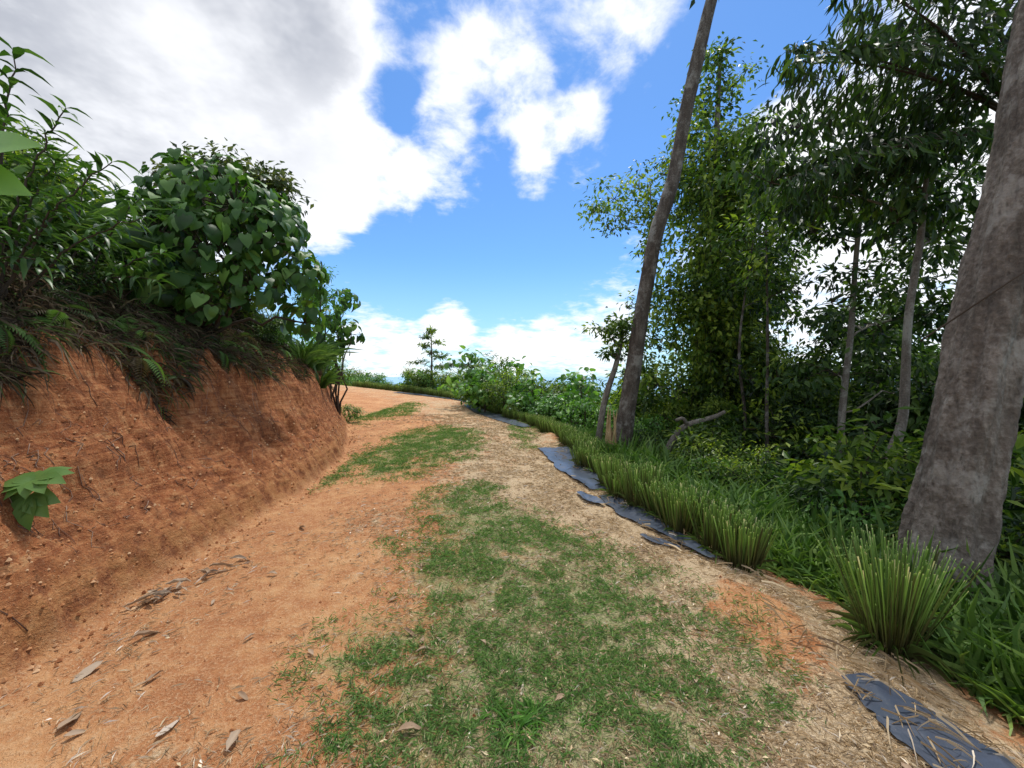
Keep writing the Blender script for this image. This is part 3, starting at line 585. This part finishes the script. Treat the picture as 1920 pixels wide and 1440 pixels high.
# --- palm-like tree
g=np.random.default_rng(70)
b=(5.35,4.6,hz(5.35,4.6)-.3); e=obj('palm_tree',None,b,label='palm with arching fronds of drooping dark leaflets',category='palm tree')
mt=MB(); tube(mt,spl([(5.35,4.6,b[2]),(5.5,4.6,1.0),(5.82,4.6,2.6),(6.05,4.6,4.6)],40),np.linspace(.11,.08,40),14,.5,0,.06,2); obj('trunk',mt.mesh('trunk',[B_lean],True,b),(0,0,0),e)
def frond(dx,dy,dz,L,arch,seed):
    g=np.random.default_rng(seed); mb=MB(); d=nrm(np.array([dx,dy,dz],float)); o=np.array([6.05,4.6,4.5+g.uniform(-.1,.2)])
    k=30; t=np.linspace(0,1,k)[:,None]; p=o+d*t*L+np.array([0,0,-1.])*arch*L*t**2
    tube(mb,p,np.linspace(.02,.004,k),6,.4,1)
    T=nrm(np.gradient(p,axis=0)); Sd=nrm(np.cross(T,[0,0,1.]))
    for i in range(5,k):
        for sg in (-1,1):
            ln=(.5*math.sin(min(1,i/k*1.05)*PI)+.12)*g.uniform(.8,1.2)
            q=p[i]+(Sd[i]*sg+T[i]*.5)[None]*np.linspace(.1,1,5)[:,None]*ln+np.array([0,0,-.45])*(np.linspace(0,1,5)[:,None]**2)*ln
            tube(mb,np.vstack([p[i],q]),.003,3,.3,1)
            m=9; u=g.integers(1,5,m); P=q[u]+g.normal(0,.02,(m,3))
            leaves(mb,P,g.normal(0,.35,(m,3))+[0,0,-1]+Sd[i]*sg*.5,g.normal(0,1,(m,3)),g.uniform(.10,.24,m),g.uniform(.025,.05,m),'lance',np.clip(g.normal(.4,.2,m),0,1),0)
    me=mb.mesh('frond',[G_dark,B_tw],False,b); obj('frond',me,(0,0,0),e)
for i,(dx,dy,dz,L,ar) in enumerate([(-1,-.1,.42,3.2,.25),(-1,.1,.8,3.4,.3),(-.8,-.3,1.1,3.0,.3),(-1,.1,.02,2.6,.18),(-.6,.4,1.4,2.8,.3),(.3,-.2,1.3,2.3,.4),(.8,.5,.6,2.3,.4),(-.7,.8,.3,2.4,.35),(-1,-.35,.65,3.3,.3),(-1,0,1.2,3.4,.22),(.9,-.6,.3,2,.4),(-.4,-.6,1.2,2.5,.3)]): frond(dx,dy,dz,L,ar,80+i)
mb=MB(); tube(mb,spl([(4.6,2.95,3.1),(4.3,2.8,2.85),(4.0,2.8,2.55),(3.72,2.9,2.3),(3.5,3.3,1.9)],30),.007,6)
obj('woody_vine',mb.mesh('woody_vine',[B_tw]),label='thin dark woody vine draped across the trunk',category='vine')
# --- understory shrubs
def shrub(seed,leafm,L,W,H=1.3,n=260,kind='dia',droop=.3,label='green leafy shrub in the undergrowth',grp='undergrowth shrubs on the slope'):
    g=np.random.default_rng(seed); cl=[]
    for i in range(8):
        a=g.uniform(0,6.28); r=g.uniform(.1,.6)*H*.6; cl.append((r*math.cos(a),r*math.sin(a),H*g.uniform(.35,1),.4*H/1.3,.3*H/1.3,n))
    return tree('shrub',(0,0,0),[(0,0,-.15),(.02,0,H*.3),(.05,0,H*.6),(.03,0,H*.85)],[.03,.025,.018,.008],cl,B_tw,leafm,L,W,label,'shrub',kind,droop,6,.05,0,seed,grp,8,.34,10,.5,'stem','foliage')
SH=[shrub(401,G_mid,.11,.045,n=240),shrub(402,G_dark,.14,.05,n=220),shrub(403,G_bright,.12,.05,1.2,120,'lance',.4),shrub(404,G_bright,.17,.14,1.4,45,'heart',.6),shrub(405,G_mid,.16,.06,1.6,260)]
plist=[]
for j in range(110):
    y0=2.0*(26/2.0)**rng.random(); s_=rng.uniform(1.8,8) if y0<14 else rng.uniform(1.2,9); plist.append((float(XR(y0)+s_),y0,int(rng.choice([0,1,2,4,1,4,0,2])),rng.uniform(.6,1.3)*np.interp(s_,[1,6],[.55,1.6])))
plist+= [(4.0,4.4,2,.85),(4.5,4.0,2,.8),(4.7,5.3,2,1.0),(3.6,5.6,2,.6),(4.9,3.3,1,.8),(4.3,2.4,2,.6),(5.2,3.9,2,1.0),(3.9,2.0,0,.5),(4.2,4.9,2,.9),(3.6,4.4,2,.6),(3.4,6.6,2,.7),(4.0,7.4,2,.9),(3.4,8.0,0,.8),(4.6,8.6,2,1.1)]
far=[(-1.2,17,3,1.4),(-.3,16,0,1.2),(.8,15,3,1.35),(1.6,14,2,1.4),(2.4,13.5,3,1.5),(1.3,17,0,1.6),(2.5,16,3,1.7),(.2,19,3,1.7),(3.4,15,0,1.6),(3.2,18,4,1.8),(-2,20,0,1.3),(2.3,12,2,1.2),(-1.4,22,4,1.5),(3.8,13,4,1.5),(4.4,16,4,1.8),(3.3,11.5,2,1.4),(4.6,12.5,4,1.7),(4.9,10.4,0,1.6),(3.9,10.3,2,1.2),(-1.9,19,3,1.9)]
for j in range(70):
    y0=rng.uniform(22,47); far.append((float(XR(y0)+rng.uniform(1.0,6)),y0,int(rng.choice([0,2,3,4])),rng.uniform(.9,1.8)))
for (x0,y0,v,s) in plist+far:
    if math.hypot(x0-3.45,y0-3.05)<.8 or (y0<3.2 and x0<3.5): continue
    copytree(SH[v],(x0,y0,hz(x0,y0)-.1),s,rng.uniform(0,6.28),'big-leaved pale green shrub beyond the grass row' if v==3 else None)
for e,(x0,y0) in zip(SH,[(5.5,9),(6.5,10.5),(4.6,7),(3.2,20),(7.5,12)]): e.location=(x0,y0,hz(x0,y0)-.1)
for (x0,y0,v,s) in [(-6.0,4.9,4,.7),(-6.6,5.6,1,.8),(-5.3,5.0,1,.5),(-4.9,4.2,1,.45),(-5.4,7.4,4,.6),(-6.3,8,1,.9),(-5.0,8.3,2,.6),(-4.75,7.6,1,.5),(-7.5,5.5,4,.9),(-5.6,11,2,.8),(-6.6,13,2,1),(-7.2,14.5,3,1),(-7.8,15.5,2,.9),(-5.6,13.2,2,.6)]:
    copytree(SH[v],(x0,y0,hz(x0,y0)-.1),s,rng.uniform(0,6.28),'leafy shrub crowding the top of the bank')['group']='shrubs on top of the bank'
b=(-6.3,30,hz(-6.3,30)-.2); cl=[(-6.3+math.cos(i*2.4)*(1.5-i*.11),30+math.sin(i*2.4)*.6,1.1+i*.4,.75-.045*i,.15,130) for i in range(11)]
tree('tree',b,[(-6.3,30,b[2]),(-6.3,30,1),(-6.25,30,3),(-6.3,30,5.2)],[.12,.09,.06,.02],cl,B_tw,G_mid,.30,.10,'small layered tree standing beyond the bend',seed=90,droop=.1,subk=12)
b=(-4.7,33,hz(-4.7,33)-.2); cl=[(-4.7+q,33+.3*q,2.6-.1*abs(q),.7,.16,180) for q in (-1.3,-.6,0,.7,1.4)]
tree('tree',b,[(-4.7,33,b[2]),(-4.7,33,.6),(-4.6,33,2.2)],[.1,.08,.04],cl,B_tw,G_brown,.2,.1,'low flat-topped olive tree beyond the bend',seed=91)
# --- LEFT bushes
def shell_bush(name,base,blobs,L,leafm,label,seed,n_per=150):
    g=np.random.default_rng(seed); base=np.array(base,float); e=obj(name,None,base,label=label,category='bush')
    mb=MB(); ms=MB()
    for (cx,cy,cz,rx,rz) in blobs:
        c=np.array([cx,cy,cz]); tube(ms,curve(base,c,8,.1,.1,g),np.linspace(.035,.012,8),6)
        n=int(n_per*(rx*rz)/.5); d=nrm(g.normal(0,1,(n,3))); d=d[(d[:,2]>-.75)]; n=len(d)
        P=c+d*np.array([rx,rx,rz])*g.uniform(.65,1.12,(n,1))
        tang=nrm(np.cross(np.cross(d,[0,0,-1.]),d)+1e-6)
        D=tang*.8+d*.35+g.normal(0,.35,(n,3)); D[:,2]-=.35; Nn=d+np.array([0,0,.6])+g.normal(0,.3,(n,3))
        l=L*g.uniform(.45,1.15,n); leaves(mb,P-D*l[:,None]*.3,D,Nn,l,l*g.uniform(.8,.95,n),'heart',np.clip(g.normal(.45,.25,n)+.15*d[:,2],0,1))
        for i in range(0,n,3): tube(ms,curve(c,P[i],4,.05,.1,g),[.007,.006,.004,.003],4)
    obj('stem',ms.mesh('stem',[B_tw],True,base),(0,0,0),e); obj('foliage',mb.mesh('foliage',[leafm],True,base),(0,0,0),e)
shell_bush('bush',(-4.9,6.2,hz(-4.9,6.2)-.1),[(-5.8,6.5,4.25,.6,.6),(-5.15,6.3,4.5,.65,.6),(-4.4,6.2,4.3,.7,.65),(-3.9,6.1,3.7,.6,.65),(-4.6,5.8,3.5,.65,.6),(-5.4,5.9,3.7,.65,.65),(-3.95,5.9,2.95,.5,.5),(-3.5,6.4,3.2,.45,.5),(-5.0,5.7,2.95,.5,.45),(-3.55,6.6,2.5,.35,.35),(-4.4,5.6,2.6,.4,.35),(-4.1,6.8,4.2,.5,.5)],.21,G_heart,'dense bush of large heart-shaped leaves on bank',500,230)
shell_bush('bush',(-5.4,12,hz(-5.4,12)-.1),[(-5.7,12,3.3,.5,.5),(-5.2,12,3.9,.4,.4),(-5.0,12,2.9,.4,.45),(-5.6,12,2.5,.5,.4),(-6.2,12,3.8,.5,.5),(-6.1,12,4.6,.4,.4)],.25,G_heart,'round-leaved young tree at the end of bank',501,130)
b=(-6.4,9,hz(-6.4,9)-.2)
cl=[(-6.5+q*.45,9+.2*math.sin(q*3),6.4-.12*q*q,.55,.35,330) for q in (-2,-1,0,1,2)]+[(-6.4,9,5.8,1.0,.5,600),(-5.9,9,5.4,.8,.5,450)]
tree('tree',b,[(-6.4,9,b[2]),(-6.4,9,5),(-6.4,9,6.3)],[.1,.07,.03],cl,B_tw,G_brown,.18,.10,'tree with olive-brown crown above the bank',seed=95)
cl=[(-5.2,10.6,4.3,.4,.25,190),(-4.9,10.5,3.8,.45,.3,230),(-5.5,10.6,3.7,.5,.35,260),(-4.75,10.4,3.2,.35,.3,160),(-5.6,10.6,4.6,.3,.2,100)]
b=(-5.4,10.6,hz(-5.4,10.6)-.1)
tree('shrub',b,[(-5.4,10.6,b[2]),(-5.3,10.6,3),(-5.2,10.6,4.2)],[.04,.03,.01],cl,B_tw,G_bright,.16,.035,'feathery green shrub on top of the bank','shrub',seed=96,sides=6,part='stem',cpart='foliage')
def lance_shrub(base,tips,L,seed,label,per=22):
    g=np.random.default_rng(seed); base=np.array(base,float); e=obj('shrub',None,base,label=label,category='shrub')
    ms=MB(); mb=MB()
    for tp in tips:
        p=curve(base+g.normal(0,.06,3)*[1,1,0],tp,per+6,.12,.015,g); tube(ms,p,np.linspace(.014,.004,len(p)),6)
        T=nrm(np.gradient(p,axis=0))
        for i in range(6,len(p)):
            a=i*1.57+g.normal(0,.3); A=nrm(np.cross(T[i],[0.3,1,.1])); B=np.cross(T[i],A)
            for sg in (1,-1):
                d=(A*math.cos(a)+B*math.sin(a))*sg+T[i]*.55
                l=L*g.uniform(.6,1.15)
                leaves(mb,[p[i]],[d+[0,0,.15]],[[.05,.1,1.]],l,l*.27,'lance',np.clip(g.normal(.5,.2),0,1),bend=g.uniform(.1,.45))
    obj('stem',ms.mesh('stem',[B_tw],True,base),(0,0,0),e); obj('foliage',mb.mesh('foliage',[G_lance],True,base),(0,0,0),e)
z0=hz(-4.7,3.5)
lance_shrub((-4.7,3.5,z0-.1),[(-4.45,3.5,4.5),(-4.0,3.5,4.0),(-3.65,3.55,3.55),(-4.2,3.6,3.6),(-3.55,3.7,3.1),(-4.5,3.3,3.8),(-3.9,3.4,3.15),(-4.75,3.6,4.1)],.22,510,'shrub with long pointed leaves on the bank',18)
lance_shrub((-5.2,4.6,hz(-5.2,4.6)-.1),[(-5.0,4.6,4.1),(-4.4,4.6,3.7),(-4.2,4.7,3.1),(-5.5,4.6,4.3),(-4.7,4.5,3.4),(-4.1,4.5,2.7)],.22,511,'leafy pointed-leaf shrub spilling down the bank',18)
lance_shrub((-4.9,3.2,hz(-4.9,3.2)-.1),[(-4.4,3.2,3.2),(-4.1,3.1,2.8),(-4.7,3.3,3.5),(-4.0,3.3,2.6)],.18,512,'low leafy shrub on the crest of the bank',14)
g=np.random.default_rng(520); base=np.array([-3.5,2.1,hz(-3.5,2.1)]); e=obj('broadleaf_plant',None,base,label='tall broadleaf plant with large pale green leaves',category='plant')
ms=MB(); mb=MB(); top=np.array([-2.92,2.1,2.8]); p=curve(base,top,10,.0,.03,g); tube(ms,p,np.linspace(.02,.008,10),7)
leaves(mb,[[-2.9,2.1,2.78],[-2.92,2.1,2.66],[-3.0,2.15,2.85]],[[1,-.15,.30],[1,-.1,-.15],[-.3,-.5,.3]],[[-.3,-1,.5],[0,-1,.5],[0,-.5,1]],[.36,.30,.3],[.27,.24,.2],'heart',[.9,.75,.6])
obj('stem',ms.mesh('stem',[G_bright],True,base),(0,0,0),e); obj('foliage',mb.mesh('foliage',[G_bright],True,base),(0,0,0),e)
x0,y0=-3.38,2.72; z0=hz(x0,y0); base=np.array([x0,y0,z0]); e=obj('seedling',None,base,label='small green seedling with broad lobed leaves on clay bank',category='seedling')
ms=MB(); mb=MB(); tube(ms,[base,base+[.04,-.04,.10],base+[.10,-.08,.2]],.006,6)
for (o_,d,nn,l) in [((.10,-.08,.2),(1,-.2,.1),(0,-.6,1),.22),((.08,-.08,.18),(-.8,-.3,.1),(0,-.6,1),.2),((.08,-.1,.1),(.35,-.5,-.8),(.1,-1,.6),.24),((.05,-.1,.08),(-.5,-.4,-.6),(-.1,-1,.5),.2)]:
    for a in (-1.0,-.5,0,.5,1.0):
        dd=nrm(np.array(d,float)); N_=nrm(np.array(nn,float)); Sx=np.cross(dd,N_); q=dd*math.cos(a)+Sx*math.sin(a)
        leaves(mb,[base+o_+N_*.004*abs(a)],[q],[N_],l*(1-.22*abs(a)),l*.55,'lance',.9)
obj('stem',ms.mesh('stem',[G_lance],True,base),(0,0,0),e); obj('foliage',mb.mesh('foliage',[G_lance],True,base),(0,0,0),e)
# ------------------------------------------------------------ light, sky
SE,SA=66,12
w=bpy.data.worlds.new('World'); S.world=w; w.use_nodes=True; t=NT(w.node_tree)
for n in list(t.n): t.n.remove(n)
out=t.n.new('ShaderNodeOutputWorld')
sky=t.node('ShaderNodeTexSky',sky_type='NISHITA',sun_disc=False,sun_elevation=math.radians(SE),sun_rotation=math.radians(SA),altitude=300,air_density=1.0,dust_density=.3,ozone_density=2.5)
d=t.node('ShaderNodeTexCoord').outputs['Generated']
sep=t.node('ShaderNodeSeparateXYZ',{0:d}); dz=sep.outputs[2]
den=t.m('ADD',t.m('MAXIMUM',dz,0.0),.22)
px=t.m('DIVIDE',sep.outputs[0],den); py=t.m('DIVIDE',sep.outputs[1],den)
cv=t.node('ShaderNodeCombineXYZ',{0:px,1:py,2:.0}).outputs[0]
n1a=t.noise(cv,4.2,8,.62,.25); n1b=t.noise(cv,11,5,.6,.3); n1=t.m('ADD',t.m('MULTIPLY',n1a,.6),t.m('MULTIPLY',n1b,.4)); n2=t.noise(cv,2.6,5,.6); 
def dirv(az,el): a,e=math.radians(az),math.radians(el); return (math.sin(a)*math.cos(e),math.cos(a)*math.cos(e),math.sin(e))
def blob(az,el,r,wt):
    dp=t.vm('DOT_PRODUCT',d,dirv(az,el)).outputs['Value']
    return t.mr(dp,math.cos(math.radians(r*1.35)),math.cos(math.radians(r*.35)),0,wt)
def total(bl):
    s=None
    for b_ in bl:
        v=blob(*b_); s=v if s is None else t.m('ADD',s,v)
    return s
pos=total([(-50,30,22,1.1),(-36,42,11,.6),(-30,27,10,.65),(-23,37,5,.5),(-20,26,6,.6),(-12.5,25,4.5,.5),(-60,20,18,.5),(-26,22,5,.6),
  (0,37,17,.18),(-7,40,4.5,.45),(1.5,36,4,.45),(10,33,3.3,.5),(-10,33,3.6,.45),(4,31,3,.5),(3,27,3,.55),(17,42,6,.45),(3,43,4,.2),(40,12,15,.7),(33,27,4,.45),(48,25,14,.5),
  (-9.5,7.5,3.4,.9),(2,5,5,.75),(12,6.5,7,.75),(-19,4,6,.7),(16,16,4,.3),(-8,2.5,8,.4),(130,30,60,.4),(-140,35,60,.5),(0,85,25,.4)])
neg=total([(-13,16,9,.5),(6,17,10,.5),(-23,31.5,3.2,.4),(-17,34,3,.4),(23,30,8,.4),(30,38,7,.4),(-2,11,5,.3),(-11,45,4,.25)])
dens=t.m('ADD',t.m('SUBTRACT',pos,neg),t.m('MULTIPLY',t.m('SUBTRACT',n1,.53),2.9))
al=t.mr(dens,-.05,.85,0,.97)
thick=t.mr(dens,.35,1.5)
grey=total([(-54,36,24,.7),(-32,46,12,.42),(-24,38,6,.25),(-62,22,14,.45)])
sh=t.m('MULTIPLY',t.m('MULTIPLY',thick,t.mr(n2,.32,.64,.25,1.0)),t.m('ADD',t.m('MULTIPLY',grey,.8),.20),clamp=True)
cc=t.mix(sh,(1.22,1.23,1.26),(.56,.585,.65))
skyc=t.mix(1.0,sky.outputs[0],(.098,.145,.188),'MULTIPLY')
hz_=t.mr(dz,0.0,.30,.6,0)
skyc=t.mix(hz_,skyc,(.55,.86,1.05))
col=t.mix(al,skyc,cc)
bg=t.node('ShaderNodeBackground',{'Color':col,'Strength':1.0}); t.l.new(bg.outputs[0],out.inputs[0])
sl=bpy.data.lights.new('sun','SUN'); sl.energy=3.9; sl.angle=math.radians(6); sl.color=(1,.96,.89)
so=bpy.data.objects.new('sun',sl); S.collection.objects.link(so)
from mathutils import Vector
so.rotation_euler=Vector(dirv(SA,SE)).to_track_quat('Z','Y').to_euler()
cam=bpy.data.cameras.new('camera'); cam.sensor_width=36; cam.lens=13.52; cam.clip_start=.05; cam.clip_end=60000
co=bpy.data.objects.new('camera',cam); co.location=(0,0,1.6); co.rotation_euler=(math.radians(90-1.2),0,0); S.collection.objects.link(co); S.camera=co
S.view_settings.view_transform='Standard'; S.view_settings.look='None'; S.view_settings.exposure=0
